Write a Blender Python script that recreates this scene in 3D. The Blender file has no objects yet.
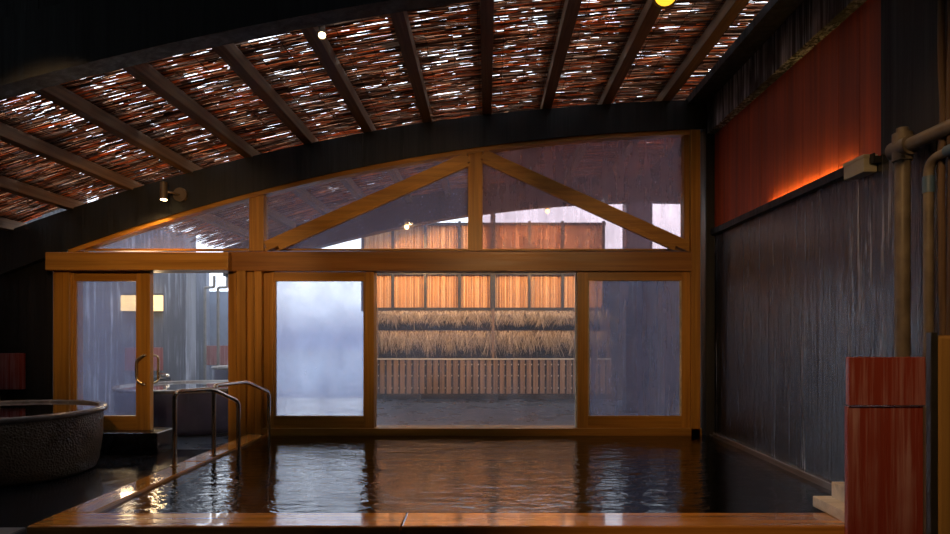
import bpy, bmesh, math, random
from mathutils import Vector, Matrix
random.seed(7)
scene = bpy.context.scene
COL = scene.collection
PI = math.pi

# ------------------------------------------------------------ camera, world, light, exposure
EYE = 1.43                     # eye height above the wet stone floor
cam_d = bpy.data.cameras.new('camera')
cam = bpy.data.objects.new('camera', cam_d); COL.objects.link(cam)
cam.location = (0, 0, EYE); cam.rotation_euler = (PI/2, 0, 0)
cam_d.sensor_width = 36.0
cam_d.lens = 600/950*36.0
cam_d.shift_x = -12/950
cam_d.shift_y = 68/950
cam_d.clip_start = 0.05; cam_d.clip_end = 300
scene.camera = cam
scene.view_settings.view_transform = 'Standard'
scene.view_settings.look = 'None'
scene.view_settings.gamma = 1
scene.view_settings.use_curve_mapping = False
scene.view_settings.exposure = 0.35
scene.cycles.use_denoising = True
scene.cycles.max_bounces = 9
scene.cycles.transparent_max_bounces = 16
scene.cycles.caustics_reflective = False
scene.cycles.caustics_refractive = False
scene.cycles.sample_clamp_indirect = 4.0

world = bpy.data.worlds.new('overcast_sky'); scene.world = world
world.use_nodes = True
nt = world.node_tree; nt.nodes.clear()
wo = nt.nodes.new('ShaderNodeOutputWorld'); bg = nt.nodes.new('ShaderNodeBackground')
tc = nt.nodes.new('ShaderNodeTexCoord'); sep = nt.nodes.new('ShaderNodeSeparateXYZ'); ramp = nt.nodes.new('ShaderNodeValToRGB')
nt.links.new(tc.outputs['Generated'], sep.inputs[0]); nt.links.new(sep.outputs['Z'], ramp.inputs[0])
ramp.color_ramp.elements[0].position = 0.0; ramp.color_ramp.elements[0].color = (0.17, 0.21, 0.33, 1)
ramp.color_ramp.elements[1].position = 0.11; ramp.color_ramp.elements[1].color = (0.80, 0.88, 1.0, 1)
nt.links.new(ramp.outputs[0], bg.inputs[0]); bg.inputs[1].default_value = 3.2
nt.links.new(bg.outputs[0], wo.inputs[0])

WARM = (1.0, 0.56, 0.22)
def spot_light(name, loc, target, power, size=80, blend=.7, color=WARM, radius=.04):
    d = bpy.data.lights.new(name, 'SPOT'); d.energy = power; d.color = color
    d.spot_size = math.radians(size); d.spot_blend = blend; d.shadow_soft_size = radius
    o = bpy.data.objects.new(name, d); COL.objects.link(o); o.location = loc
    o.rotation_euler = (Vector(target)-Vector(loc)).to_track_quat('-Z', 'Y').to_euler()
    return o

# ------------------------------------------------------------ node helpers
def new_mat(name):
    m = bpy.data.materials.new(name); m.use_nodes = True
    t = m.node_tree; t.nodes.clear()
    return m, t, t.nodes.new('ShaderNodeOutputMaterial')
def N(t, kind, **kw):
    n = t.nodes.new('ShaderNode'+kind)
    for k, v in kw.items():
        if k in n.inputs: n.inputs[k].default_value = v
        else: setattr(n, k, v)
    return n
def coords(t, scale, rot=(0,0,0)):
    c = N(t, 'TexCoord'); mp = N(t, 'Mapping')
    mp.inputs['Scale'].default_value = scale; mp.inputs['Rotation'].default_value = rot
    t.links.new(c.outputs['Object'], mp.inputs[0]); return mp.outputs[0]
def noise(t, vec, scale=1, detail=4, rough=.55, dist=0):
    n = N(t, 'TexNoise'); n.inputs['Scale'].default_value = scale; n.inputs['Detail'].default_value = detail
    n.inputs['Roughness'].default_value = rough; n.inputs['Distortion'].default_value = dist
    t.links.new(vec, n.inputs['Vector']); return n.outputs['Fac']
def ramp_n(t, fac, stops):
    r = N(t, 'ValToRGB'); e = r.color_ramp.elements
    while len(e) < len(stops): e.new(.5)
    for el, (p, c) in zip(e, stops):
        el.position = p; el.color = (*c, 1) if len(c) == 3 else c
    t.links.new(fac, r.inputs[0]); return r.outputs[0]
def g(v): return (v, v, v)
def maprange(t, fac, a, b, c, d):
    r = N(t, 'MapRange'); t.links.new(fac, r.inputs[0])
    for i, v in enumerate((a, b, c, d)): r.inputs[i+1].default_value = v
    return r.outputs[0]
def mixcol(t, fac, a, b, mode='MIX'):
    m = N(t, 'Mix', data_type='RGBA', blend_type=mode)
    for s, v in ((0, fac), (6, a), (7, b)):
        if hasattr(v, 'is_linked'): t.links.new(v, m.inputs[s])
        else: m.inputs[s].default_value = v if s == 0 else (*v, 1)
    return m.outputs[2]
def math_n(t, op, a, b=0.0):
    m = N(t, 'Math', operation=op)
    for i, v in enumerate((a, b)):
        if hasattr(v, 'is_linked'): t.links.new(v, m.inputs[i])
        else: m.inputs[i].default_value = v
    return m.outputs[0]
def bump(t, h, strength=.3, dist=.01):
    b = N(t, 'Bump'); b.inputs['Strength'].default_value = strength; b.inputs['Distance'].default_value = dist
    t.links.new(h, b.inputs['Height']); return b.outputs[0]
def principled(t, out, color, rough=.5, metal=0.0, normal=None, coat=0.0, spec=.5):
    p = N(t, 'BsdfPrincipled')
    for k, v in (('Base Color', color), ('Roughness', rough), ('Metallic', metal), ('Coat Weight', coat), ('Specular IOR Level', spec)):
        if hasattr(v, 'is_linked'): t.links.new(v, p.inputs[k])
        else: p.inputs[k].default_value = (*v, 1) if k == 'Base Color' else v
    if normal: t.links.new(normal, p.inputs['Normal'])
    t.links.new(p.outputs[0], out.inputs[0]); return p

def wood(name, dark, light, axis='Z', rough=.45, coat=0.0, wet=False):
    m, t, o = new_mat(name)
    s = {'X': (.6, 22, 22), 'Y': (22, .6, 22), 'Z': (22, 22, .6)}[axis]
    s2 = {'X': (.25, 5, 5), 'Y': (5, .25, 5), 'Z': (5, 5, .25)}[axis]
    f = noise(t, coords(t, s), 1, 6, .65, .6)
    f2 = noise(t, coords(t, s2), 1, 3, .5, 1.2)
    c1 = ramp_n(t, f, [(.3, dark), (.7, light)])
    c2 = ramp_n(t, f2, [(.35, g(.62)), (.65, g(1.0))])
    c = mixcol(t, 1.0, c1, c2, 'MULTIPLY')
    r = maprange(t, f, .3, .7, rough-.1, rough+.1)
    if wet:
        pud = noise(t, coords(t, (3, 3, 3)), 1, 3)
        r = maprange(t, pud, .42, .58, .05, .22)
    principled(t, o, c, r, 0, bump(t, f, .15 if wet else .25, .004), coat)
    return m
def streaked(name, base, streak, amount=.5, rlo=.16, rhi=.5, horiz='XY', fine=60, spec=.5, cover=.55, bstr=.5, bdist=.01, ior=1.5):
    """boards stained by running water: long vertical drips with their own shape"""
    m, t, o = new_mat(name)
    v = noise(t, coords(t, (fine, fine, .9)), 1, 5, .65, .25)
    v2 = noise(t, coords(t, (14, 14, .45)), 1, 4, .6, .5)
    big = noise(t, coords(t, (1.3, 1.3, .9)), 1, 3, .6)
    a = ramp_n(t, v, [(cover, g(0)), (cover+.13, g(1))])
    b = ramp_n(t, v2, [(cover-.06, g(0)), (cover+.12, g(1))])
    ab = math_n(t, 'MULTIPLY', math_n(t, 'MULTIPLY', a, b), ramp_n(t, big, [(.38, g(0)), (.62, g(1))]))
    ab = math_n(t, 'MULTIPLY', ab, amount)
    c = mixcol(t, ab, base, streak)
    r = maprange(t, v2, .35, .65, rlo, rhi)
    h = math_n(t, 'ADD', v, math_n(t, 'MULTIPLY', v2, .8))
    principled(t, o, c, r, 0, bump(t, h, bstr, bdist), 0, spec).inputs['IOR'].default_value = ior
    return m
def plain(name, color, rough=.5, metal=0.0, var=.15, scale=12, bstr=.1):
    m, t, o = new_mat(name)
    f = noise(t, coords(t, (1, 1, 1)), scale, 4)
    c = ramp_n(t, f, [(.3, tuple(x*(1-var) for x in color)), (.7, tuple(min(1, x*(1+var)) for x in color))])
    principled(t, o, c, maprange(t, f, .3, .7, max(.02, rough-.08), rough+.08), metal, bump(t, f, bstr, .003))
    return m
def emit(name, color, strength):
    m, t, o = new_mat(name)
    e = N(t, 'Emission'); e.inputs[0].default_value = (*color, 1); e.inputs[1].default_value = strength
    t.links.new(e.outputs[0], o.inputs[0]); return m
def fog_glass(name, lo, hi, tint=(.78, .84, .98), seed=0.0, drip=.25, refl=1.0, grad=None, gboost=.3, clear=(.97, .98, 1)):
    """steamed glass: clear with condensation film, drops and runs"""
    m, t, o = new_mat(name)
    tr = N(t, 'BsdfTransparent'); tr.inputs[0].default_value = (*clear, 1)
    gl = N(t, 'BsdfGlossy'); gl.inputs['Roughness'].default_value = .03
    lw = N(t, 'LayerWeight'); lw.inputs['Blend'].default_value = .5
    fr = math_n(t, 'ADD', math_n(t, 'MULTIPLY', math_n(t, 'POWER', lw.outputs['Facing'], 4.0), .8), .035*refl)
    m1 = N(t, 'MixShader'); t.links.new(fr, m1.inputs[0]); t.links.new(tr.outputs[0], m1.inputs[1]); t.links.new(gl.outputs[0], m1.inputs[2])
    tl = N(t, 'BsdfTranslucent'); tl.inputs[0].default_value = (*tint, 1)
    df = N(t, 'BsdfDiffuse'); df.inputs[0].default_value = (*tint, 1)
    hz = N(t, 'MixShader'); hz.inputs[0].default_value = .22
    t.links.new(tl.outputs[0], hz.inputs[1]); t.links.new(df.outputs[0], hz.inputs[2])
    cl = N(t, 'TexCoord'); mp = N(t, 'Mapping'); mp.inputs['Location'].default_value = (seed, 0, seed)
    t.links.new(cl.outputs['Object'], mp.inputs[0])
    n1 = noise(t, mp.outputs[0], 1.6, 4, .6)
    mp2 = N(t, 'Mapping'); mp2.inputs['Location'].default_value = (seed, 0, 0); mp2.inputs['Scale'].default_value = (9, 1, .7)
    t.links.new(cl.outputs['Object'], mp2.inputs[0]); n2 = noise(t, mp2.outputs[0], 1, 5, .65)
    n3 = noise(t, mp.outputs[0], 60, 2, .6)
    f = math_n(t, 'ADD', math_n(t, 'MULTIPLY', n1, 1-drip), math_n(t, 'MULTIPLY', n2, drip))
    f = maprange(t, f, .33, .67, lo, hi)
    f = math_n(t, 'ADD', f, math_n(t, 'MULTIPLY', math_n(t, 'GREATER_THAN', n3, .68), .12))
    if grad:
        sz = N(t, 'SeparateXYZ'); t.links.new(cl.outputs['Object'], sz.inputs[0])
        f = math_n(t, 'ADD', f, maprange(t, sz.outputs['Z'], grad[0], grad[1], 0, gboost))
    cf = N(t, 'Clamp'); t.links.new(f, cf.inputs[0])
    m2 = N(t, 'MixShader'); t.links.new(cf.outputs[0], m2.inputs[0]); t.links.new(m1.outputs[0], m2.inputs[1]); t.links.new(hz.outputs[0], m2.inputs[2])
    t.links.new(m2.outputs[0], o.inputs[0]); return m
def reed_mat(name, stops, trans=.7):
    m, t, o = new_mat(name)
    gi = N(t, 'NewGeometry'); c = ramp_n(t, gi.outputs['Random Per Island'], stops)
    df = N(t, 'BsdfDiffuse'); tl = N(t, 'BsdfTranslucent'); t.links.new(c, df.inputs[0]); t.links.new(c, tl.inputs[0])
    mx = N(t, 'MixShader'); mx.inputs[0].default_value = trans
    t.links.new(df.outputs[0], mx.inputs[1]); t.links.new(tl.outputs[0], mx.inputs[2]); t.links.new(mx.outputs[0], o.inputs[0])
    return m

M = {}
AMB_D, AMB_L = (.38, .160, .020), (.66, .32, .045)
for ax in 'XYZ':
    M['amber'+ax] = wood('amber_timber_'+ax.lower(), AMB_D, AMB_L, ax, .42)
M['shadedX'] = wood('shaded_amber_timber', (.28, .10, .016), (.48, .20, .032), 'X', .42)  # amber copy with shade put into its colour, offsetting the spotlight on the beam
M['rimX'] = wood('wet_cypress_x', (.46, .19, .035), (.80, .37, .08), 'X', .3, .8, True)
M['rimY'] = wood('wet_cypress_y', (.46, .19, .035), (.80, .37, .08), 'Y', .3, .8, True)
M['rafter'] = wood('weathered_rafter_timber', (.18, .10, .05), (.40, .24, .12), 'Y', .7)
M['brownpost'] = wood('weathered_brown_timber', (.06, .035, .02), (.20, .12, .07), 'Z', .75)
M['blackbeam'] = streaked('black_stained_beam', (.006, .007, .008), (.16, .16, .15), .35, .45, .75, fine=30, cover=.56, bstr=.3)
M['fascia'] = streaked('drip_stained_fascia', (.012, .013, .016), (.85, .87, .92), 1.0, .4, .8, fine=26, cover=.43)
M['blackwall'] = streaked('wet_black_boards', (.004, .005, .008), (.78, .82, .90), 1.0, .06, .28, fine=26, cover=.525, spec=1.0, bstr=.9, bdist=.014, ior=1.65)
M['dullblack'] = streaked('dull_black_boards', (.006, .006, .008), (.08, .08, .09), .3, .5, .8, fine=20, cover=.58)
M['greywall'] = streaked('grey_drip_wall', (.085, .095, .13), (.55, .6, .72), .8, .35, .7, fine=14, cover=.47)
M['redwall'] = wood('red_stained_boards', (.40, .06, .018), (.64, .11, .035), 'Z', .6)
M['redboard'] = streaked('sheen_streaked_red_board', (.26, .045, .035), (.55, .36, .42), .8, .15, .45, fine=26, cover=.44, bstr=.5)  # purple-grey wet sheen is put into the streak colour
M['floor'] = plain('wet_black_slate', (.010, .011, .015), .16, 0, .5, 5, .25)
M['slab'] = plain('pale_stone', (.14, .14, .15), .4, 0, .25, 9)
M['courtfloor'] = plain('damp_grey_concrete', (.035, .042, .055), .3, 0, .2, 2, .02)
M['basin'] = plain('dark_basin_stone', (.02, .018, .016), .5, 0, .4, 6)
M['plinth'] = plain('black_polished_stone', (.012, .013, .016), .2, 0, .3, 8)
M['steel'] = plain('brushed_steel', (.72, .60, .46), .2, 1, .02, 3, 0)
M['brass'] = plain('aged_brass_fitting', (.62, .48, .26), .28, 1, .03, 3, 0)
M['pipe'] = plain('weathered_grey_pipe', (.13, .11, .09), .5, 0, .35, 8, .3)
M['bluepipe'] = plain('blue_pipe_sleeve', (.06, .12, .22), .5)
M['beige'] = plain('beige_enamel', (.40, .38, .30), .5, 0, .08)
M['palewood'] = wood('pale_cut_timber', (.60, .50, .36), (.82, .72, .56), 'X', .6)
M['wetledge'] = wood('wet_grey_timber', (.12, .09, .07), (.32, .27, .24), 'Y', .3, .6, True)
M['creamwood'] = wood('cream_cut_timber', (.74, .68, .58), (.90, .86, .78), 'X', .6)
M['palewall'] = plain('mist_tinted_wall', (.20, .24, .33), .7, 0, .15, 4)  # sky-lit mist over a dark wall, put into its pale blue colour
M['blackmetal'] = plain('black_painted_metal', (.02, .02, .02), .45)
M['bronze'] = plain('bronze_lamp_body', (.18, .14, .10), .45, .6)
M['golden'] = wood('varnished_golden_panel', (.30, .17, .05), (.45, .27, .09), 'Z', .35)
M['tubrim'] = plain('glazed_tub_rim', (.16, .14, .13), .22, 0, .3, 10)
M['garden'] = plain('misty_gravel', (.16, .19, .26), .8, 0, .3, 6)  # horizon haze put into the gravel colour so the skyline blends
M['slatwood'] = wood('pale_brown_pickets', (.17, .095, .055), (.36, .22, .13), 'Z', .6)
M['shelfwood'] = wood('weathered_back_boards', (.018, .013, .011), (.05, .038, .03), 'X', .7)
M['straw'] = reed_mat('dry_straw', [(0, (.14, .10, .07)), (.5, (.38, .28, .19)), (1, (.62, .50, .36))], .3)
M['bamboo'] = reed_mat('honey_bamboo', [(0, (.55, .27, .12)), (.5, (.75, .42, .21)), (1, (.85, .55, .32))], .25)
M['reed'] = reed_mat('aged_reed', [(0, (.08, .05, .04)), (.3, (.20, .12, .09)), (.52, (.36, .21, .14)), (.64, (.78, .27, .09)), (.72, (.85, .33, .12)), (.80, (.62, .50, .40)), (1, (.28, .19, .14))], .6)
M['reedtop'] = reed_mat('upper_reed', [(0, (.2, .12, .08)), (.5, (.6, .34, .2)), (1, (.85, .6, .42))], .7)
M['cord'] = plain('black_cord', (.01, .01, .01), .8)
M['lamp'] = emit('warm_lamp_lens', (1, .74, .36), 14)
M['lampbig'] = emit('amber_lamp_lens', (1, .50, .03), 1.4)
M['lampsmall'] = emit('courtyard_lamp_lens', (1, .62, .22), 16)
M['walllamp'] = emit('paper_wall_lamp', (1, .66, .28), 1.7)
M['led'] = emit('amber_light_strip', (1, .60, .12), 26)
M['foliage'] = plain('dark_foliage', (.03, .05, .04), .8, 0, .5, 4)

# tub body: hammered glaze
m, t, o = new_mat('hammered_tub_glaze')
vo = N(t, 'TexVoronoi'); vo.inputs['Scale'].default_value = 52; t.links.new(coords(t, (1, 1, 1)), vo.inputs['Vector'])
nb = noise(t, coords(t, (1, 1, 1)), 3, 4)
principled(t, o, ramp_n(t, nb, [(.35, (.06, .045, .03)), (.65, (.13, .10, .07))]), maprange(t, nb, .3, .7, .22, .4), 0, bump(t, vo.outputs['Distance'], .8, .010))
M['tub'] = m
m, t, o = new_mat('smooth_indigo_glaze')
nb = noise(t, coords(t, (1, 1, 1)), 2.5, 4)
principled(t, o, ramp_n(t, nb, [(.35, (.022, .022, .06)), (.65, (.05, .048, .11))]), .3)
M['tubsmooth'] = m
# water: dark, clear, rippled
def water(name, scale, strength, tint=(.25, .24, .24)):
    m, t, o = new_mat(name)
    v = coords(t, (1, 2.2, 1))
    h1 = noise(t, v, scale, 3, .55, .4); h2 = noise(t, v, scale*.3, 2, .5)
    h = math_n(t, 'ADD', h1, math_n(t, 'MULTIPLY', h2, 1.6))
    nrm = bump(t, h, strength, .035)
    tr = N(t, 'BsdfTransparent'); tr.inputs[0].default_value = (*tint, 1)
    gl = N(t, 'BsdfGlossy'); gl.inputs['Roughness'].default_value = .04; gl.inputs[0].default_value = (1, 1, 1, 1)
    fr = N(t, 'Fresnel'); fr.inputs['IOR'].default_value = 1.5
    t.links.new(nrm, gl.inputs['Normal']); t.links.new(nrm, fr.inputs['Normal'])
    mx = N(t, 'MixShader'); t.links.new(fr.outputs[0], mx.inputs[0]); t.links.new(tr.outputs[0], mx.inputs[1]); t.links.new(gl.outputs[0], mx.inputs[2])
    t.links.new(mx.outputs[0], o.inputs[0]); return m
M['water'] = water('rippled_bath_water', 7, .20)
M['tubwater'] = water('still_tub_water', 3, .05)
# glass
M['g_left'] = fog_glass('heavily_steamed_glass', .30, .52, (.54, .62, .90), 1.3, .2)
M['g_mid'] = fog_glass('lightly_steamed_glass', .03, .12, (.75, .80, .95), 4.1, .3)
M['g_right'] = fog_glass('steamed_running_glass', .30, .55, (.34, .36, .52), 7.7, .75)
M['g_door'] = fog_glass('steamed_door_glass', .22, .42, (.26, .30, .50), 9.4, .3)
M['g_up'] = fog_glass('upper_steamed_glass', .16, .36, (.50, .50, .70), 2.2, .4)
M['g_upr'] = fog_glass('upper_fogged_glass', .36, .58, (.40, .31, .33), 5.9, .5, clear=(.97, .86, .88))  # pink tint puts the warm lamp light into the glass colour

# ------------------------------------------------------------ mesh helpers
class MB:
    def __init__(s): s.v = []; s.f = []; s.sm = []
    def add(s, vs, fs, smooth=False):
        b = len(s.v); s.v += [tuple(p) for p in vs]; s.f += [tuple(b+i for i in f) for f in fs]; s.sm += [smooth]*len(fs); return s
    def box(s, x0, x1, y0, y1, z0, z1, bev=0.0):
        if x1 < x0: x0, x1 = x1, x0
        if y1 < y0: y0, y1 = y1, y0
        if z1 < z0: z0, z1 = z1, z0
        if bev <= 0:
            return s.add([(x0,y0,z0),(x1,y0,z0),(x1,y1,z0),(x0,y1,z0),(x0,y0,z1),(x1,y0,z1),(x1,y1,z1),(x0,y1,z1)],
                         [(0,3,2,1),(4,5,6,7),(0,1,5,4),(1,2,6,5),(2,3,7,6),(3,0,4,7)])
        bm = bmesh.new(); bmesh.ops.create_cube(bm, size=1)
        for q in bm.verts: q.co = Vector(((x0+x1)/2+q.co.x*(x1-x0), (y0+y1)/2+q.co.y*(y1-y0), (z0+z1)/2+q.co.z*(z1-z0)))
        bmesh.ops.bevel(bm, geom=bm.edges[:], offset=bev, segments=2, affect='EDGES', profile=.5)
        bm.verts.index_update(); vs = [q.co.copy() for q in bm.verts]; fs = [[q.index for q in f.verts] for f in bm.faces]; bm.free()
        return s.add(vs, fs)
    def prism(s, pts, y0, y1):
        """outline in x,z extruded along y"""
        n = len(pts); vs = [(x, y0, z) for x, z in pts]+[(x, y1, z) for x, z in pts]
        return s.add(vs, [tuple(range(n)), tuple(range(2*n-1, n-1, -1))]+[(i, (i+1) % n+0, (i+1) % n+n, i+n)[::-1] for i in range(n)])
    def bar(s, a, b, w, h, up=(0, 0, 1)):
        a, b = Vector(a), Vector(b); d = (b-a).normalized(); sd = d.cross(Vector(up)).normalized(); u = sd.cross(d)
        vs = [p+sd*i*w/2+u*j*h/2 for p in (a, b) for i, j in ((-1,-1),(1,-1),(1,1),(-1,1))]
        return s.add(vs, [(0,1,2,3),(7,6,5,4),(0,4,5,1),(1,5,6,2),(2,6,7,3),(3,7,4,0)])
    def tube(s, path, r, seg=12, caps=True):
        path = [Vector(p) for p in path]; n = len(path); rs = r if isinstance(r, (list, tuple)) else [r]*n
        d0 = (path[1]-path[0]).normalized(); ref = Vector((0, 0, 1)) if abs(d0.z) < .9 else Vector((1, 0, 0))
        u = d0.cross(ref).normalized(); vs = []
        for i, p in enumerate(path):
            d = (path[min(i+1, n-1)]-path[max(i-1, 0)]).normalized()
            u = (u-d*u.dot(d)).normalized(); w = d.cross(u)
            for k in range(seg):
                an = 2*PI*k/seg; vs.append(p+(u*math.cos(an)+w*math.sin(an))*rs[i])
        fs = [(i*seg+k, i*seg+(k+1) % seg, (i+1)*seg+(k+1) % seg, (i+1)*seg+k) for i in range(n-1) for k in range(seg)]
        s.add(vs, fs, True)
        if caps: s.add(vs[:seg], [tuple(range(seg-1, -1, -1))]); s.add(vs[-seg:], [tuple(range(seg))])
        return s
    def lathe(s, prof, c, rx=1.0, ry=1.0, seg=64):
        """profile of (radius, z), elliptical turn about c"""
        vs = [(c[0]+r*rx*math.cos(2*PI*k/seg), c[1]+r*ry*math.sin(2*PI*k/seg), c[2]+z) for r, z in prof for k in range(seg)]
        return s.add(vs, [(i*seg+k, i*seg+(k+1) % seg, (i+1)*seg+(k+1) % seg, (i+1)*seg+k) for i in range(len(prof)-1) for k in range(seg)], True)
    def disc(s, c, rx, ry, seg=64):
        return s.add([(c[0]+rx*math.cos(2*PI*k/seg), c[1]+ry*math.sin(2*PI*k/seg), c[2]) for k in range(seg)], [tuple(range(seg))])
    def build(s, name, mat, parent=None, kind=None, label=None, cat=None, group=None, origin=None, recalc=True):
        me = bpy.data.meshes.new(name)
        if parent is not None and origin is None:
            mw = Vector(parent.get('_o', (0, 0, 0)))
        else: mw = Vector(origin) if origin else Vector((0, 0, 0))
        me.from_pydata([(x-mw.x, y-mw.y, z-mw.z) for x, y, z in s.v], [], s.f)
        me.polygons.foreach_set('use_smooth', s.sm)
        if recalc:
            bm = bmesh.new(); bm.from_mesh(me); bmesh.ops.recalc_face_normals(bm, faces=bm.faces[:]); bm.to_mesh(me); bm.free()
        me.materials.append(M[mat] if isinstance(mat, str) else mat); me.update()
        ob = bpy.data.objects.new(name, me); COL.objects.link(ob)
        if parent is not None: ob.parent = parent
        else: ob.location = mw
        if parent is not None: ob['_o'] = list(mw)
        tag(ob, label, cat, group, kind); return ob
def tag(o, label=None, cat=None, group=None, kind=None):
    for k, v in (('label', label), ('category', cat), ('group', group), ('kind', kind)):
        if v: o[k] = v
    return o
def thing(name, label, cat, loc, group=None, kind=None):
    o = bpy.data.objects.new(name, None); COL.objects.link(o); o.location = loc; o['_o'] = list(loc)
    o.empty_display_size = .1
    return tag(o, label, cat, group, kind)
def rounded(pts, r, n=5):
    pts = [Vector(p) for p in pts]; out = [pts[0]]
    for i in range(1, len(pts)-1):
        a, b, c = pts[i-1], pts[i], pts[i+1]
        d1, d2 = (a-b).normalized(), (c-b).normalized(); rr = min(r, (a-b).length*.45, (c-b).length*.45)
        p, q = b+d1*rr, b+d2*rr
        for k in range(n+1):
            t_ = k/n; out.append(p*(1-t_)**2+b*2*t_*(1-t_)+q*t_*t_)
    return out+[pts[-1]]

# ------------------------------------------------------------ dimensions
GY = 7.5                                   # plane of the glazed timber wall
def U(px, y=7.5): return (px-487)/600*y              # elevation drawing of that wall, 80 units to the metre
def V(py, y=7.5): return EYE+(335-py)/600*y
def arc(x): return 3.967-(x-3.1)**2/46     # soffit curve of the arched roof
def bh(x): return .385-.02*min(x, 1.2)     # depth of the arched beams
RX = 2.8                                   # right wall
POOL = (-2.70, 2.74, 4.10, 7.38)           # water: x0 x1 y0 y1
RIM_Z, WAT_Z = .22, .195

# ------------------------------------------------------------ setting
MB().box(-9, -2.92, -3, 7.5, -.12, 0).box(-2.92, 3.2, -3, 3.80, -.12, 0).build('floor', 'floor', kind='structure')
MB().box(-9, 6.5, 7.5, 13.6, -.12, 0).build('floor_courtyard', 'courtfloor', kind='structure')
MB().box(-30, 30, 13.6, 60, -.2, -.05).build('ground', 'garden', kind='structure')
MB().box(-9, -3.4, 2.0, 4.42, 0, .012).build('stone_paving', 'slab', label='pale stone paving edge on the black floor by the bath corner', cat='paving', origin=(-4, 4, 0))
MB().box(RX, RX+.15, 4.9, 7.80, 0, 2.70).box(RX, RX+.15, -3, 4.9, 0, 2.70).build('wall_right', 'blackwall', kind='structure')
w = MB()
for k in range(13):                        # red upper boarding in separate planks
    y1 = 7.48-k*.27; y0 = max(y1-.262, 4.25)
    if y1 > 4.3: w.box(RX+.004, RX+.10, y0, y1, 2.70, 4.6)
w.box(RX+.004, RX+.14, 7.485, 7.80, 2.70, 4.7)
w.build('wall_right_upper', 'redwall', kind='structure')
MB().box(RX-.01, RX+.12, -3, 4.25, 2.70, 4.6).build('wall_right_near', 'dullblack', kind='structure')
MB().box(-9, U(54), GY-.02, GY+.12, 0, 2.75).build('wall_back', 'dullblack', kind='structure')
MB().box(-9.1, -9, -3, 13.5, 0, 5).build('wall_left', 'dullblack', kind='structure')
MB().box(-9, 3.2, -3.1, -3, 0, 5.2).build('wall_rear', 'dullblack', kind='structure')
MB().box(-9, 3.2, -3, 4.2, 5.2, 5.3).build('ceiling', 'dullblack', kind='structure')
w = MB()                                   # boarded gable above the near arched beam
n = 44
for k in range(n):
    x0 = -9+12.0*k/n; x1 = x0+12.0/n-.006; xm = (x0+x1)/2
    w.box(x0, x1, 4.02, 4.06, arc(xm)+bh(xm)-.03, 5.2)
w.build('wall_gable', 'dullblack', kind='structure')
# left slope closes down to the wall
MB().box(-9, -6.4, 4.1, 7.6, 2.2, 2.3).build('ceiling_left', 'dullblack', kind='structure')

# pool basin, water
bs = MB(); x0, x1, y0, y1 = POOL
bs.box(x0-.2, x1+.06, y0-.05, y1+.1, -.75, -.65).box(x0-.05, x0, y0, y1, -.65, .10).box(x1, x1+.05, y0, y1, -.65, .10)
bs.box(x0, x1, y0-.05, y0, -.65, .10).box(x0, x1, y1, y1+.05, -.65, .10)
bs.build('pool_basin', 'basin', kind='structure')
MB().add([(x0-.01, y0-.01, WAT_Z), (x1+.01, y0-.01, WAT_Z), (x1+.01, y1+.02, WAT_Z), (x0-.01, y1+.02, WAT_Z)], [(0, 1, 2, 3)]).build(
    'bath_water', 'water', label='dark rippled hot spring water filling the large bath', cat='water', kind='stuff')

r = thing('bath_rim', 'wet orange cypress rim framing the large bath', 'bath rim', (-2.81, 3.95, 0))
b = MB(); b.box(-2.92, -.55, 3.80, 4.09, .10, RIM_Z, .012).box(-.545, 2.36, 3.80, 4.09, .10, RIM_Z, .012).build('front_plank', 'rimX', r)
MB().box(-2.92, 2.36, 3.83, 4.07, 0, .10).build('riser_board', 'rimX', r, label='darker riser under the front plank')
MB().box(-2.92, -2.70, 4.095, 5.75, .10, RIM_Z, .012).box(-2.92, -2.70, 5.755, 7.38, .10, RIM_Z, .012).box(-2.90, -2.72, 4.1, 7.38, 0, .1).build('side_plank', 'rimY', r)
MB().box(RX-.07, RX, 4.25, GY-.1, .05, .25, .01).build('wall_ledge', 'wetledge', label='narrow weathered ledge along the black wall beside the water', cat='ledge', origin=(RX, 5.9, .05))

# ------------------------------------------------------------ arched beams, rafters, reed ceiling
def arch(name, y0, y1, xa, xb, mat, label, group=None, dz0=0, dz1=None, n=40):
    xs = [xa+(xb-xa)*i/n for i in range(n+1)]
    lo = [(x, arc(x)+dz0) for x in xs]; hi = [(x, arc(x)+(bh(x) if dz1 is None else dz1)) for x in reversed(xs)]
    m_ = MB(); P = lo+hi; nn = len(P)
    for y in (y0, y1): m_.v += [(x, y, z) for x, z in P]
    for i in range(n):
        a, b_, c, d = i, i+1, nn-2-i, nn-1-i
        m_.f += [(a, b_, c, d), (a+nn, d+nn, c+nn, b_+nn), (a, a+nn, b_+nn, b_), (d, c, c+nn, d+nn)]; m_.sm += [False]*4
    m_.f += [(0, nn-1, 2*nn-1, nn), (n, n+nn, n+1+nn, n+1)]; m_.sm += [False]*2
    return m_, label
def arch_obj(name, *a, **k):
    m_, lab = arch(name, *a, **k); mid = ((a[2]+a[3])/2, a[0], 3.2)
    return m_.build(name, a[4], label=lab, cat='roof beam', origin=mid, group=k.get('group'))
arch_obj('arched_beam', 4.00, 4.16, -7.2, 3.2, 'blackbeam', 'black arched roof beam nearest the viewer, cutting across the ceiling')
arch_obj('arched_beam', 7.38, 7.62, -6.0, 2.72, 'blackbeam', 'black arched roof beam resting on the glazed timber wall')
arch_obj('arched_beam', 11.36, 11.60, -5.0, 6.4, 'blackbeam', 'dark arched beam at the far end of the courtyard roof, seen through glass', dz1=.53)
RAF = [k*.735 for k in range(-8, 4)]
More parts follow.
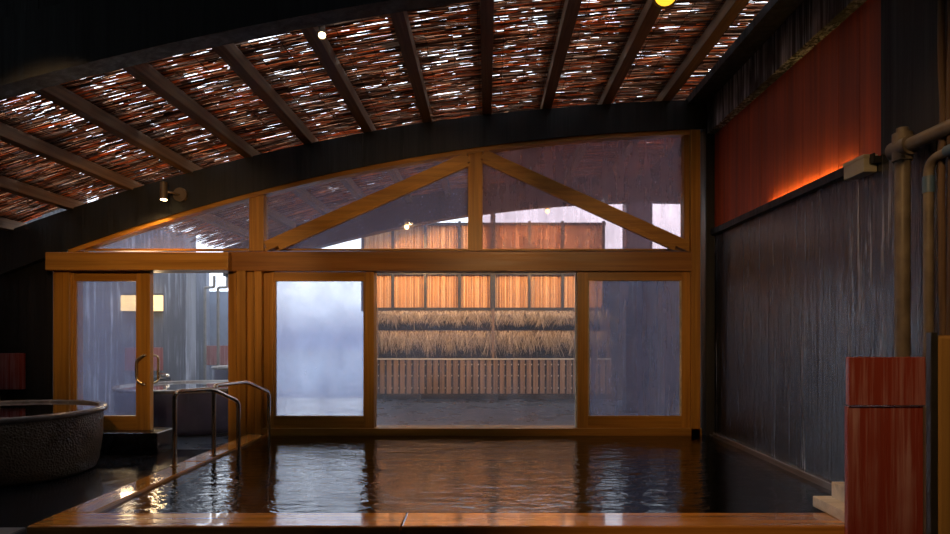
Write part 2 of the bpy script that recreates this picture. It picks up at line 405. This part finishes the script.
names = ['at the far low end of the reed ceiling', 'second up from the low end of the reed ceiling', 'third up from the low end of the reed ceiling',
 'fourth up from the low end, passing over the small spotlight', 'sixth before the long central rafter', 'meeting the arch above the left sliding door',
 'carrying the glowing spotlight under the reeds', 'next to the rafter with the glowing spotlight', 'running straight away above the king post',
 'first beyond the central rafter towards the red wall', 'carrying the big amber lamp', 'closest to the red boarded wall']
names[4] = 'reaching the arch over the cypress pilaster'
for i, x in enumerate(RAF):
    zb = arc(x)+bh(x)
    b = MB().box(x-.058, x+.058, 4.165, (11.355 if i > 1 else 7.62), zb, zb+.125, .006)
    b.build('ceiling_rafter', 'rafter', label='brown timber rafter '+names[i], cat='rafter', group='rafters under the reed ceiling', origin=(x, 7.8, zb))
for x in (3.02, 3.75, 4.5, 5.2):
    zb = arc(x)+bh(x)
    if x > 3.2: MB().box(x-.058, x+.058, 7.6, 11.355, zb, zb+.125).build('ceiling_rafter', 'rafter', label='rafter of the courtyard roof beyond the red wall line', cat='rafter', group='outer courtyard rafters', origin=(x, 9.6, zb))

def reeds(name, y0, y1, xa, xb, mat, lift, pitch, gap, rad, label, seed, cords=True):
    rnd = random.Random(seed); m_ = MB(); y = y0
    while y < y1:
        x = max(xa, xcut(y))-rnd.random()*.5
        while x < xb:
            L = rnd.uniform(.10, .60)
            if rnd.random() > gap:
                xs = max(x, xa); xe = min(x+L, xb)
                if xe-xs > .03:
                    rr = rad*rnd.uniform(.75, 1.25); dy = rnd.gauss(0, pitch*.30); sk = rnd.gauss(0, .010); dz = rnd.uniform(-.006, .006)
                    k = 2 if xe-xs > .4 else 1
                    sec = []
                    for j in range(k+1):
                        xx = xs+(xe-xs)*j/k; zz = arc(xx)+bh(xx)+.125+lift+dz; yy = y+dy+sk*(j/k-.5)*2
                        sec.append([(xx, yy-rr, zz), (xx, yy+rr*.1, zz-rr*.8), (xx, yy+rr, zz), (xx, yy, zz+rr*.8)])
                    vs = [p for s_ in sec for p in s_]
                    fs = [(j*4+q, j*4+(q+1) % 4, j*4+4+(q+1) % 4, j*4+4+q) for j in range(k) for q in range(4)]+[(3, 2, 1, 0), (k*4, k*4+1, k*4+2, k*4+3)]
                    m_.add(vs, fs)
            x += L
        y += pitch
    ob = m_.build(name, mat, label=label, cat='reed ceiling', kind='stuff', recalc=False)
    return ob
xcut = lambda y: -6.9 if y < 7.6 else -4.75
rc = reeds('reed_ceiling', 4.2, 11.7, -6.9, 2.98, 'reed', .010, .0105, .15, .0061, 'layer of orange brown reeds laid over the rafters, daylight showing through', 3)
reeds('reed_ceiling', 4.2, 11.7, -6.9, 2.98, 'reedtop', .038, .0115, .31, .0066, 'looser second layer of reeds on top of the orange brown ones', 5)
c = MB()
x = -6.7
while x < 2.9:
    z = arc(x)+bh(x)+.125; c.box(x-.002, x+.002, 4.25, (11.6 if x > -4.7 else 7.6), z-.004, z); x += .245
c.build('reed_cords', 'cord', label='thin black cords tying the reed ceiling', cat='cord', kind='stuff')
# roof bearers above the reeds: they keep the light off beside each rafter
for i, x in enumerate(RAF):
    z = arc(x)+bh(x)+.125+.07
    MB().box(x-.15, x+.06, 4.2, (11.6 if i > 1 else 7.6), z, z+.08).build('roof_bearer', 'dullblack', label='dark bearer over rafter '+names[i].split(',')[0], cat='bearer', group='bearers above the reeds', origin=(x, 7.9, z))
m_, _ = arch('c', 7.62, 11.62, 2.98, 6.4, 'x', '', dz0=.49, dz1=.53); m_.build('ceiling_outer', 'dullblack', kind='structure')

# fascia on the right wall and corner post
fb = MB()
for k in range(14):
    ya = 7.36-k*.25; fb.box(RX-.10, RX+.02, ya-.247, ya, 3.90+random.uniform(-.003, .003), 4.27)
fb.build('drip_fascia', 'fascia', label='black fascia boards streaked white with drips above the red boarding', cat='fascia', origin=(RX, 5.6, 3.9))
MB().box(2.22+.25, 3.0, 4.1, 7.6, 4.27, 4.36).build('ceiling_edge', 'dullblack', kind='structure')
MB().box(U(702), RX-.004, 7.36, 7.6, .1, 4.3, .008).build('corner_post', 'blackbeam', label='black corner post between the glazed wall and red boards', cat='post', origin=(U(702), 7.45, .1))
MB().box(RX-.06, RX, 4.25, 7.36, 2.655, 2.70).box(RX-.06, RX-.05, 4.25, 7.36, 2.70, 2.722).build('wall_batten', 'blackbeam', label='thin black batten between the red and the black boarding', cat='batten', origin=(RX, 5.8, 2.66))
MB().box(RX-.046, RX-.034, 4.56, 5.9, 2.702, 2.716).build('light_strip', 'led', label='glowing amber light strip along the foot of the red boarding', cat='light strip', origin=(RX, 5.4, 2.7))

# ------------------------------------------------------------ glazed timber wall
def frame_thing(name, label, cat, loc, **k): return thing(name, label, cat, loc, **k)
def simple(name, label, cat, mb, mat, origin): return mb.build(name, mat, label=label, cat=cat, origin=origin)
simple('cross_beam', 'long orange cross beam above the sliding doors', 'beam', MB().box(U(228.5, 7.34), U(692, 7.34), 7.34, 7.60, V(271, 7.34), V(251.5, 7.34), .006), 'shadedX', (0, 7.45, V(271, 7.34)))
simple('door_header', 'bright orange header projecting over the left entrance door', 'beam', MB().box(U(45, 7.22), U(228, 7.22), 7.22, 7.60, V(270, 7.22), V(252, 7.22), .008), 'amberX', (-4.4, 7.4, V(270, 7.22)))
simple('king_post', 'vertical orange post in the middle of the upper windows', 'post', MB().box(U(468, 7.42), U(482.5, 7.42), 7.42, 7.58, V(251, 7.42), arc(-.15)-.02, .005), 'amberZ', (-.15, 7.5, V(251, 7.42)))
simple('upper_post', 'short orange post between the two left upper windows', 'post', MB().box(U(249, 7.42), U(263.5, 7.42), 7.42, 7.58, V(251, 7.42), arc(-2.9)-.02, .005), 'amberZ', (-2.9, 7.5, V(251, 7.42)))
ep = thing('end_post', 'tall orange post at the right end of the glazed wall', 'post', (U(692), 7.5, RIM_Z))
MB().box(U(691, 7.36), U(700.5, 7.36), 7.36, 7.58, .16, arc(2.6)-.01, .005).build('post_shaft', 'amberZ', ep)
MB().box(U(684, 7.42), U(691, 7.42), 7.42, 7.56, V(251, 7.42), arc(2.5)-.02, .004).build('inner_strip', 'amberZ', ep)
d1 = thing('roof_brace', 'orange diagonal brace left of the king post', 'brace', (U(365), 7.44, V(204)))
MB().bar((U(266, 7.37), 7.43, V(246, 7.37)), (U(468, 7.37), 7.43, V(157, 7.37)), .12, .135, (0, 1, 0)).build('brace_timber', 'amberX', d1)
MB().bar((U(280, 7.36), 7.345, V(248.5, 7.36)), (U(468, 7.36), 7.345, V(164.5, 7.36)), .06, .05, (0, 1, 0)).build('edge_batten', 'amberX', d1)
d2 = thing('roof_brace', 'orange diagonal brace right of the king post', 'brace', (U(587), 7.44, V(200)))
MB().bar((U(483, 7.37), 7.43, V(154, 7.37)), (U(688, 7.37), 7.43, V(246, 7.37)), .12, .135, (0, 1, 0)).build('brace_timber', 'amberX', d2)
MB().bar((U(483, 7.36), 7.345, V(161, 7.36)), (U(674, 7.36), 7.345, V(248.5, 7.36)), .06, .05, (0, 1, 0)).build('edge_batten', 'amberX', d2)
m_, _ = arch('t', 7.40, 7.56, U(74), U(692), 'amberX', '', dz0=-.055, dz1=0.0)
m_.build('arched_trim', 'amberX', label='slim orange curved trim under the black arched beam', cat='trim', origin=(-1, 7.5, 3.4))

def pane_poly(pts, y, mat, parent, label=None, th=.006):
    return MB().prism(pts, y, y+th).build('glass_pane', mat, parent, label=label)
def upper_window(num, xa, xb, mat, lab):
    w_ = thing('window_%d' % num, lab, 'window', ((xa+xb)/2, 7.52, V(251)), kind='structure')
    n_ = 14; xs = [xa+(xb-xa)*i/n_ for i in range(n_+1)]
    top = [(x, max(arc(x)-.04, V(251)+.01)) for x in reversed(xs)]
    pane_poly([(xa, V(251)), (xb, V(251))]+top, 7.51, mat, w_)
    MB().box(xa, xb, 7.47, 7.56, V(251), V(251)+.025).build('window_frame', 'amberX', w_)
upper_window(1, U(76), U(249), 'g_up', 'low curved window over the entrance door')
upper_window(2, U(263), U(468), 'g_up', 'steamed window left of the king post')
upper_window(3, U(482), U(685), 'g_upr', 'fogged window right of the king post')

# fixed central window
wc = thing('window_4', 'large clear window in the middle looking at the courtyard', 'window', (U(475), 7.52, .2), kind='structure')
pane_poly([(U(374), V(428)), (U(577.5), V(428)), (U(577.5), V(271)), (U(374), V(271))], 7.54, 'g_mid', wc)
MB().box(U(575.8, 7.44), U(578, 7.44), 7.44, 7.53, V(428, 7.44), V(271, 7.44)).build('edge_strip', 'palewood', wc, label='pale edge strip')
MB().box(U(372, 7.46), U(375.3, 7.46), 7.46, 7.56, V(428, 7.46), V(271, 7.46)).build('window_frame', 'amberZ', wc)

def sliding(num, lab, xa, xb, ga, gb, gz0, gz1, z0, z1, mat, ya=7.40, yb=7.48, pale=False):
    d = thing('door_%d' % num, lab, 'sliding door', ((xa+xb)/2, (ya+yb)/2, z0), kind='structure')
    MB().box(xa, ga, ya, yb, z0, z1, .004).build('stile', 'amberZ', d)
    MB().box(gb, xb, ya, yb, z0, z1, .004).build('stile', 'amberZ', d)
    MB().box(ga, gb, ya+.004, yb-.004, gz1, z1, .003).build('top_rail', 'amberX', d)
    MB().box(ga, gb, ya+.004, yb-.004, z0, gz0, .003).build('bottom_rail', 'amberX', d)
    for q in (ga, gb-.018): MB().box(q, q+.018, ya+.02, yb-.01, gz0, gz1).build('glazing_bead', 'palewood' if pale else 'amberZ', d)
    pane_poly([(ga, gz0), (gb, gz0), (gb, gz1), (ga, gz1)], (ya+yb)/2, mat, d)
    return d
sliding(1, 'sliding door with brightly steamed glass beside the cypress pilaster', U(270, 7.4), U(374, 7.4), U(273.5, 7.4), U(364.5, 7.4), V(416, 7.4), V(281, 7.4), V(428.5, 7.4), V(272, 7.4), 'g_left')
sliding(2, 'sliding door with running condensation beside the end post', U(577.5, 7.4), U(691, 7.4), U(588, 7.4), U(682, 7.4), V(416, 7.4), V(280.5, 7.4), V(428.5, 7.4), V(272, 7.4), 'g_right', pale=True)
simple('door_sill', 'orange sill under the glazed wall at the water edge', 'sill', MB().box(U(262, 7.36), U(702, 7.36), 7.36, 7.64, -.1, V(428.5, 7.36), .006), 'amberX', (0, 7.5, 0))
pl = thing('pilaster', 'stepped vertical cypress boards between the entrance and the bath', 'pilaster', (U(248), 7.45, 0))
for a_, b_, yy in ((228, 236, 7.42), (236.3, 245.5, 7.34), (245.8, 254, 7.40), (254.3, 261.5, 7.36), (261.8, 270, 7.45)):
    MB().box(U(a_, yy), U(b_, yy), yy, 7.62, 0, V(271), .004).build('board', 'amberZ', pl)

# entrance door, left
ed = sliding(3, 'entrance sliding door with steamed glass and a bow handle', U(69, 7.38), U(150, 7.38), U(73.5, 7.38), U(136.5, 7.38), V(416, 7.38), V(281, 7.38), V(431, 7.38), V(271, 7.38), 'g_door', 7.38, 7.46)
hx = U(145.5, 7.38)
MB().tube(rounded([(hx, 7.385, V(384, 7.38)), (hx, 7.33, V(384, 7.38)), (hx-.075, 7.31, V(379, 7.38)), (hx-.075, 7.31, V(360, 7.38)), (hx, 7.33, V(355, 7.38)), (hx, 7.385, V(355, 7.38))], .04, 6), .013, 12).build('bow_handle', 'brass', ed, label='brass bow handle')
MB().tube(rounded([(hx+.05, 7.455, V(384, 7.38)), (hx+.08, 7.52, V(382, 7.38)), (hx+.08, 7.52, V(357, 7.38)), (hx+.05, 7.455, V(355, 7.38))], .04, 6), .013, 12).build('bow_handle', 'brass', ed, label='brass bow handle')
jm = thing('door_jamb', 'orange jamb at the wall side of the entrance door', 'jamb', (U(60), 7.45, .2))
MB().box(U(53, 7.34), U(69, 7.34), 7.34, 7.60, V(431, 7.34), V(270, 7.34), .005).build('jamb_post', 'amberZ', jm)
simple('door_threshold', 'orange threshold board under the entrance door', 'threshold', MB().box(U(53, 7.3), U(150, 7.3), 7.30, 7.62, V(433, 7.3), V(431, 7.3), .003), 'amberX', (U(100, 7.3), 7.4, V(433, 7.3)))
simple('stone_step', 'black polished stone plinth beneath the entrance door', 'plinth', MB().box(-5.55, -3.93, 7.15, 7.62, 0, V(433, 7.15), .01), 'plinth', (-4.7, 7.3, 0))

# ------------------------------------------------------------ handrails
def handrail(lab, a, b, za, zb, hb):
    h = thing('handrail', lab, 'handrail', (a[0], a[1], za), group='bent steel handrails at the bath edge')
    a3, b3 = Vector((a[0], a[1], 0)), Vector((b[0], b[1], 0)); mid = a3.lerp(b3, .55)
    pts = [(a[0], a[1], za), (a[0], a[1], hb), (mid.x, mid.y, hb-.01), (b[0], b[1], hb-.17), (b[0], b[1], zb)]
    MB().tube(rounded(pts, .07, 6), .0215, 14).build('rail', 'steel', h)
    MB().tube([(a[0], a[1], za), (a[0], a[1], za+.008)], .04, 20).build('flange', 'steel', h)
handrail('nearer bent steel handrail standing on the side rim of the bath', (-2.89, 5.55), (-2.60, 6.28), RIM_Z, -.6, .905)
handrail('farther bent steel handrail in front of the cypress pilaster', (-2.75, 6.04), (-2.60, 7.15), RIM_Z, -.6, .92)

# ------------------------------------------------------------ tubs
def tub(lab, c, rx, ry, h, mat, rim, spouts=()):
    t_ = thing('soaking_tub', lab, 'bathtub', (c[0], c[1], 0))
    out = [(.0, .0), (.85, .0), (.89, .02), (.92, .10), (.95, .35), (.955, h-.06)]
    MB().lathe(out, (c[0], c[1], 0), rx, ry, 96).build('tub_body', mat, t_)
    rm = [(.955, h-.06), (.99, h-.05), (1.0, h-.02), (.985, h), (.93, h), (.91, h-.015), (.905, h-.05), (.88, h-.30), (.8, .12), (0, .10)]
    MB().lathe(rm, (c[0], c[1], 0), rx, ry, 96).build('tub_rim', rim, t_, label='pale rounded rim')
    MB().disc((c[0], c[1], h-.028), rx*.907, ry*.907, 96).build('tub_water', 'tubwater', t_)
    return t_
tub('hammered dark ceramic tub inside beside the entrance door', (-5.12, 6.20), 1.06, .93, .667, 'tub', 'tubrim')
tub('smooth indigo tub outside the open entrance', (-4.55, 9.25), 1.10, .97, .667, 'tubsmooth', 'tubrim')
tub('distant small round tub in front of the far red board', (-5.0, 12.3), .62, .5, .80, 'tubsmooth', 'tubrim')
MB().box(-6.6, -5.72, 7.36, 7.44, .76, 1.205, .006).build('splash_board', 'redboard', label='red board behind the indoor tub on the black wall', cat='board', origin=(-6, 7.4, .76))
def spout(lab, base, tip, mat, r=.016):
    s_ = thing('tub_spout', lab, 'faucet', base)
    b_ = Vector(base); tp = Vector(tip); up = .07
    MB().tube(rounded([b_, b_+Vector((0, 0, up)), Vector((tp.x, tp.y, b_.z+up)), tp], .05, 6), r, 12).build('spout_pipe', mat, s_)
    MB().tube([b_, b_+Vector((0, 0, .02))], r*1.8, 14).build('spout_base', mat, s_)
spout('brass spout over the back rim of the indoor tub', (-5.90, 7.0, .655), (-5.62, 6.9, .66), 'brass')

# ------------------------------------------------------------ outdoor annex behind the entrance
MB().box(-9, -5.85, 11.0, 11.15, 0, 3.4).build('wall_annex', 'greywall', kind='structure')
MB().box(-6.7, -6.08, 13.0, 13.15, 0, 3.1).build('wall_annex_far', 'greywall', kind='structure')
MB().box(-6.9, -5.2, 13.6, 13.7, 0, 2.42).build('wall_annex_pale', 'palewall', kind='structure')
simple('annex_column', 'dark grey column behind the outdoor tub', 'column', MB().box(-5.86, -5.45, 10.85, 11.25, 0, 3.3, .01), 'greywall', (-5.65, 11, 0))
MB().box(-6.6, -5.88, 10.93, 10.99, .78, 1.20, .006).build('splash_board', 'redboard', label='red board beside the grey column behind the outdoor tub', cat='board', origin=(-6.2, 11, .78))
MB().box(-6.05, -5.05, 12.93, 12.99, .78, 1.20, .006).build('splash_board', 'redboard', label='farthest red board beyond the pipes past the grey column', cat='board', origin=(-5.6, 13, .78))
for xx, s_ in ((-6.05, 'left of the pair on the grey column wall'), (-5.78, 'nearer the grey column')):
    spout('chrome faucet over the outdoor tub, '+s_, (xx, 10.60, .66), (xx+.24, 10.40, .70), 'steel', .032)
    MB().box(xx-.06, xx+.06, 10.55, 10.93, .55, .662).build('faucet_shelf', 'plinth', label='dark shelf carrying the chrome faucet, '+s_, cat='shelf', origin=(xx, 10.7, .55))
wl = thing('wall_lamp', 'glowing rectangular wall lamp above the outdoor tub', 'lamp', (-6.25, 10.95, 2.0))
MB().box(-6.63, -5.90, 10.86, 10.98, 1.87, 2.15).build('lamp_shade', 'walllamp', wl)
MB().box(-6.65, -5.88, 10.97, 11.0, 1.83, 2.19).build('back_plate', 'blackmetal', wl)
pl_ = bpy.data.lights.new('wall_lamp_light', 'AREA'); pl_.energy = 25; pl_.color = (1, .68, .35); pl_.shape = 'RECTANGLE'; pl_.size = .7; pl_.size_y = .3
po = bpy.data.objects.new('wall_lamp_light', pl_); COL.objects.link(po); po.location = (-6.27, 10.84, 2.0); po.rotation_euler = (PI/2, 0, PI)
po.rotation_euler = (Vector((0, -1, 0))).to_track_quat('-Z', 'Y').to_euler()
for xx, s_ in ((-6.04, 'closer to the grey column'), (-5.76, 'farther from the grey column')):
    MB().tube(rounded([(xx, 12.85, .0), (xx, 12.85, 2.45), (xx+.2, 12.85, 2.45), (xx+.2, 12.85, 2.70)], .05, 5), .03, 10).build('drain_pipe', 'pipe', label='pale pipe on the far annex wall, '+s_, cat='pipe', origin=(xx, 12.85, 0))

# ------------------------------------------------------------ courtyard: pickets, straw, bamboo
fx0, fx1 = -2.42, 2.55
pf = thing('picket_fence', 'low pale brown picket fence across the courtyard', 'fence', (0, 12.8, 0))
pk = MB(); x = fx0
while x < fx1:
    jit = random.uniform(-.006, .006); pk.box(x+jit, x+.098+jit, 12.78, 12.80, .18, .905, .003); x += .142
pk.build('pickets', 'slatwood', pf)
for z in (.30, .56, .80): MB().box(fx0, fx1+.1, 12.80, 12.84, z-.03, z+.03).build('fence_rail', 'shelfwood', pf)
MB().box(fx0, fx1+.1, 12.765, 12.83, .905, .93).build('cap_rail', 'palewood', pf, label='pale cap rail')
nl = MB()
x = fx0
while x < fx1:
    for z in (.30, .56, .80): nl.box(x+.100, x+.115, 12.790, 12.799, z-.012, z+.012)
    x += .142
nl.build('rail_clips', 'palewood', pf, kind='stuff')
for x in (-2.2, -1.45, 0.2, 1.9): MB().box(x-.03, x+.03, 12.84, 12.90, 0, .85).build('fence_post', 'blackmetal', pf)
for x in (-1.45, .2, 1.9): MB().box(x-.035, x+.035, 12.72, 12.84, .0, .16).build('fence_foot', 'blackmetal', pf)
MB().box(-2.75, 3.6, 13.35, 13.45, 0, 2.05).box(2.58, 3.6, 13.46, 13.55, 0, 2.78).build('wall_courtyard', 'shelfwood', kind='structure')
for (z, ln, lab) in ((1.93, .36, 'upper hanging fringe of dry straw under the bamboo screen'), (1.50, .55, 'lower hanging fringe of dry straw above the picket fence')):
    for sx0, sx1, sd in ((-2.35, 2.6, 'whole'),):
        st = MB(); rnd = random.Random(int(z*100))
        for k in range(2300):
            xx = rnd.uniform(sx0, sx1)
            clump = .7+.3*math.sin(xx*9+z*5)*math.sin(xx*23)
            L = ln*rnd.uniform(.5, 1.1)*clump; lean = rnd.gauss(0, .10); yy = 13.0+rnd.uniform(-.03, .05)
            w_ = rnd.uniform(.004, .008); z0 = z+rnd.uniform(-.03, .03)
            out = rnd.uniform(.02, .14)
            p = [(xx, yy, z0), (xx+lean*.5, yy-out*.7, z0-L*.5), (xx+lean*1.1, yy-out, z0-L)]
            vs = []
            for q, (a_, b_, c_) in enumerate(p):
                ww = w_*(1-.35*q); vs += [(a_-ww, b_, c_), (a_+ww, b_, c_), (a_, b_+ww, c_)]
            st.add(vs, [(0, 1, 4, 3), (1, 2, 5, 4), (2, 0, 3, 5), (3, 4, 7, 6), (4, 5, 8, 7), (5, 3, 6, 8), (0, 2, 1), (6, 7, 8)])
        st.build('straw_fringe', 'straw', label=lab, cat='straw', kind='stuff', recalc=False)
        MB().box(sx0, sx1, 13.0, 13.05, z-.02, z+.03).build('straw_rail', 'brownpost', label='brown rail holding the %s straw fringe' % ('upper' if z > 1.7 else 'lower'), cat='rail', origin=(0, 13, z))
for x, s_ in ((-2.36, 'at the steamy end'), (.13, 'in the middle'), (2.6, 'at the far end')):
    MB().box(x-.03, x+.03, 12.845, 12.86, .935, 1.98).build('straw_support', 'brownpost', label='brown upright in front of the straw fringes '+s_, cat='post', origin=(x, 13.05, 0))
bx = [-2.72, -2.06, -1.35, -.60, .13, .93, 1.65, 2.55]
bs_ = thing('bamboo_screen', 'tall warm lit bamboo screen with black framing above the straw', 'screen', (0, 13.1, 2.0))
for a_, b_ in zip(bx[:-1], bx[1:]):
    q = MB(); x = a_+.03
    while x < b_-.02:
        r_ = random.uniform(.013, .018); q.tube([(x, 13.2, 2.02), (x, 13.2, 3.85)], r_, 6); x += .035
    q.build('bamboo_panel', 'bamboo', bs_)
MB().box(-2.75, 2.6, 13.24, 13.27, 2.0, 3.86).build('backing_board', 'shelfwood', bs_)
for x in bx:
    wd = .055 if abs(x-.13) < .01 else .028
    MB().box(x-wd, x+wd, 13.10, 13.18, 1.95 if wd < .05 else .9, 3.92 if wd < .05 else 4.2).build('screen_post', 'blackmetal', bs_)
for z in (2.0, 2.78, 3.86): MB().box(-2.75, 2.6, 13.12, 13.17, z-.03, z+.03).build('screen_rail', 'blackmetal', bs_)
simple('courtyard_column', 'dark square column in the fog outside beyond the end post', 'column', MB().box(2.62, 3.12, 11.3, 11.62, 0, 3.95, .01), 'greywall', (2.87, 11.4, 0))
MB().box(3.0, 3.12, 7.81, 11.3, 0, 2.45).build('wall_courtyard_side', 'greywall', kind='structure')
# ------------------------------------------------------------ steam outside
m, t, o = new_mat('thin_steam')
vs_ = N(t, 'VolumeScatter'); vs_.inputs['Color'].default_value = (.92, .94, 1, 1); vs_.inputs['Density'].default_value = .024; vs_.inputs['Anisotropy'].default_value = .2
t.links.new(vs_.outputs[0], o.inputs['Volume']); M['steam'] = m
MB().box(-8.9, -2.75, 7.75, 12.7, .02, 2.9).build('steam', 'steam', label='thin bluish steam drifting over the courtyard and outdoor tubs', cat='steam', kind='stuff')

# ------------------------------------------------------------ spotlights
def can_light(lab, pos, aim, power, lens='lamp', r=.035, L=.12, size=85, mount=None, radius=.03, cat='spotlight', bulb=False):
    t_ = thing('ceiling_spotlight', lab, cat, pos); p = Vector(pos); d = (Vector(aim)-p).normalized()
    MB().tube([p-d*L, p-d*.002], r, 18).tube([p-d*.012, p+d*.008], r*1.12, 18, caps=False).build('lamp_can', 'bronze', t_)
    MB().tube([p-d*.0015, p+d*.004], r*.92, 18).build('lamp_lens', lens, t_)
    if bulb: MB().lathe([(0, -.045), (.02, -.038), (.036, -.018), (.04, .004), (.03, .028), (0, .04)], p-Vector((0, .03, .05)), seg=20).build('lamp_bulb', lens, t_)
    if mount: MB().tube([p-d*L*.6, mount], .009, 8).tube([Vector(mount)-Vector((0, 0, .008)), Vector(mount)+Vector((0, 0, .012))], .045, 18).build('lamp_bracket', 'bronze', t_)
    if power: spot_light('spotlight_beam', p+d*.03, aim, power, size, .8, radius=radius)
def rz(x): return arc(x)+bh(x)
can_light('small glowing spotlight on the rafter near the near black beam', (-1.27, 4.62, 3.74), (-.7, 2.9, .4), 50, mount=(-1.27, 4.70, rz(-1.27)), r=.028, L=.10, size=110)
can_light('bright amber lamp high on the rafter near the red wall', (1.34, 4.50, 3.975), (.8, 3.2, 1.8), 45, 'lampbig', r=.085, L=.16, mount=(1.40, 4.60, rz(1.40)), size=140)
fx = thing('beam_spotlight', 'bronze spotlight fixed to the black arch over the entrance door', 'spotlight', (-3.78, 7.25, 3.15))
MB().tube([(-3.90, 7.24, 3.27), (-3.89, 7.22, 3.06)], .042, 20).build('lamp_can', 'bronze', fx)
MB().tube([(-3.89, 7.22, 3.063), (-3.89, 7.219, 3.055)], .036, 20).build('lamp_lens', 'lamp', fx)
MB().tube([(-3.76, 7.38, 3.15), (-3.76, 7.34, 3.15)], .085, 24).tube([(-3.76, 7.36, 3.15), (-3.80, 7.25, 3.15), (-3.88, 7.24, 3.16)], .014, 10).build('wall_mount', 'bronze', fx)
spot_light('spotlight_beam', (-3.89, 7.215, 3.04), (-4.9, 6.6, 0), 38, 130)
can_light('courtyard spotlight glowing right of the king post', (1.13, 11.25, 3.80), (.9, 13.2, 2.6), 380, 'lampsmall', r=.035, mount=(1.13, 11.3, 3.95), size=125, bulb=True)
can_light('courtyard spotlight glowing left of the king post', (-1.50, 11.25, 3.50), (-1.2, 13.2, 2.6), 380, 'lampsmall', r=.035, mount=(-1.5, 11.3, 3.6), size=125, bulb=True)
# unseen spotlights added in the near hall to light the glazed timber wall
for x, p_, aim, lab in ((-2.4, 250, (-3.8, 7.4, 2.1), 'over the indoor tub side'), (.3, 175, (-.8, 7.4, 2.3), 'over the middle'), (1.7, 90, (2.0, 7.4, 2.0), 'near the red wall')):
    can_light('added unseen spotlight of the near hall '+lab, (x, 2.6, 2.98), aim, p_, mount=(x, 2.6, 5.2), size=46)
can_light('added unseen spotlight of the near hall over the viewer', (.4, .6, 3.6), (2.5, 3.7, .8), 190, mount=(.4, .6, 5.2), size=70)  # added out of view to brighten the red boards in the right foreground

# ------------------------------------------------------------ right foreground: boards, pipes, box
wp = thing('partition_board', 'streaked red board partition at the end of the front rim', 'partition', (2.47, 3.7, 0))
MB().box(2.215, 2.74, 3.685, 3.72, 0, .99, .004).box(2.47-.002, 2.47+.002, 3.684, 3.69, 0, .98).build('lower_board', 'redboard', wp)
MB().box(2.21, 2.74, 3.66, 3.70, 1.0, 1.295, .004).build('upper_board', 'redboard', wp)
sp = thing('side_screen', 'black edged golden panel at the right border of the view', 'screen', (2.6, 3.3, 0))
MB().box(2.42, 2.46, 3.27, 3.31, 0, 1.445, .004).build('edge_board', 'blackmetal', sp, label='black edge board')
MB().box(2.462, 2.79, 3.275, 3.305, 0, 1.43, .02).build('golden_panel', 'golden', sp)
simple('timber_offcut', 'pale timber block lying on the end of the front rim', 'block', MB().box(2.30, 2.62, 3.86, 4.24, RIM_Z, .295, .006), 'creamwood', (2.4, 4, RIM_Z))
simple('timber_offcut', 'smaller pale timber block stacked on top by the red partition', 'block', MB().box(2.41, 2.60, 3.98, 4.2, .296, .405, .005), 'creamwood', (2.5, 4, .3))
MB().box(2.37, RX-.07, 3.73, 4.35, 0, .219).build('corner_curb', 'basin', label='dark stone curb under the pale timber blocks', cat='curb', origin=(2.6, 4, 0))
vp = thing('supply_pipe', 'thick grey vertical pipe with a tee joint against the black wall', 'pipe', (2.70, 3.9, 0))
MB().tube([(2.70, 3.90, 0.22), (2.70, 3.90, 2.66)], .045, 18).build('pipe_riser', 'pipe', vp)
MB().tube([(2.70, 3.98, 2.645), (2.70, 3.82, 2.645)], .062, 18).tube([(2.70, 3.90, 2.56), (2.70, 3.90, 2.74)], .058, 18).tube([(2.70, 3.90, 2.74), (2.70, 3.90, 2.775)], .035, 14).build('tee_joint', 'pipe', vp)
MB().tube([(2.70, 3.82, 2.645), (2.70, 1.2, 2.645)], .043, 18).build('pipe_run', 'pipe', vp)
v2 = thing('supply_pipe', 'thinner vertical pipe with a blue sleeve near the brown post', 'pipe', (2.70, 3.68, 0))
MB().tube(rounded([(2.70, 3.67, .02), (2.70, 3.67, 2.50), (2.66, 2.2, 2.52)], .1, 8), .028, 14).build('pipe_riser', 'pipe', v2)
MB().tube([(2.70, 3.67, 2.30), (2.70, 3.67, 2.40)], .033, 14).build('pipe_sleeve', 'bluepipe', v2, label='blue sleeve')
MB().tube([(2.685, 3.50, 2.503), (2.68, 3.30, 2.505)], .033, 14).build('pipe_sleeve', 'bluepipe', v2, label='blue sleeve')
bp = MB()
for k in range(5):
    xx = 2.725+.018*(k % 3); yy = 3.52+.024*k
    bp.tube([(xx+.006*math.sin(z*5+k), yy+.006*math.cos(z*4+k), z*.25) for z in range(0, 19)], .020, 7)
bp.build('bundled_post', 'brownpost', label='brown bundled timber post reaching the ceiling behind the pipes', cat='post', origin=(2.73, 3.55, 0))
MB().tube([(2.74, 3.42, 0), (2.74, 3.42, 4.4)], .035, 12).build('wall_conduit', 'pipe', label='grey conduit on the near wall beside the brown post', cat='pipe', origin=(2.74, 3.42, 0))
jb = thing('junction_box', 'small beige box on the batten between red and black boarding', 'box', (RX-.05, 4.42, 2.7))
MB().box(RX-.10, RX-.002, 4.30, 4.545, 2.60, 2.72, .006).build('box_body', 'beige', jb)
MB().box(RX-.105, RX-.002, 4.295, 4.55, 2.70, 2.725, .003).build('box_lid', 'beige', jb)

for o in bpy.data.objects:
    if '_o' in o: del o['_o']
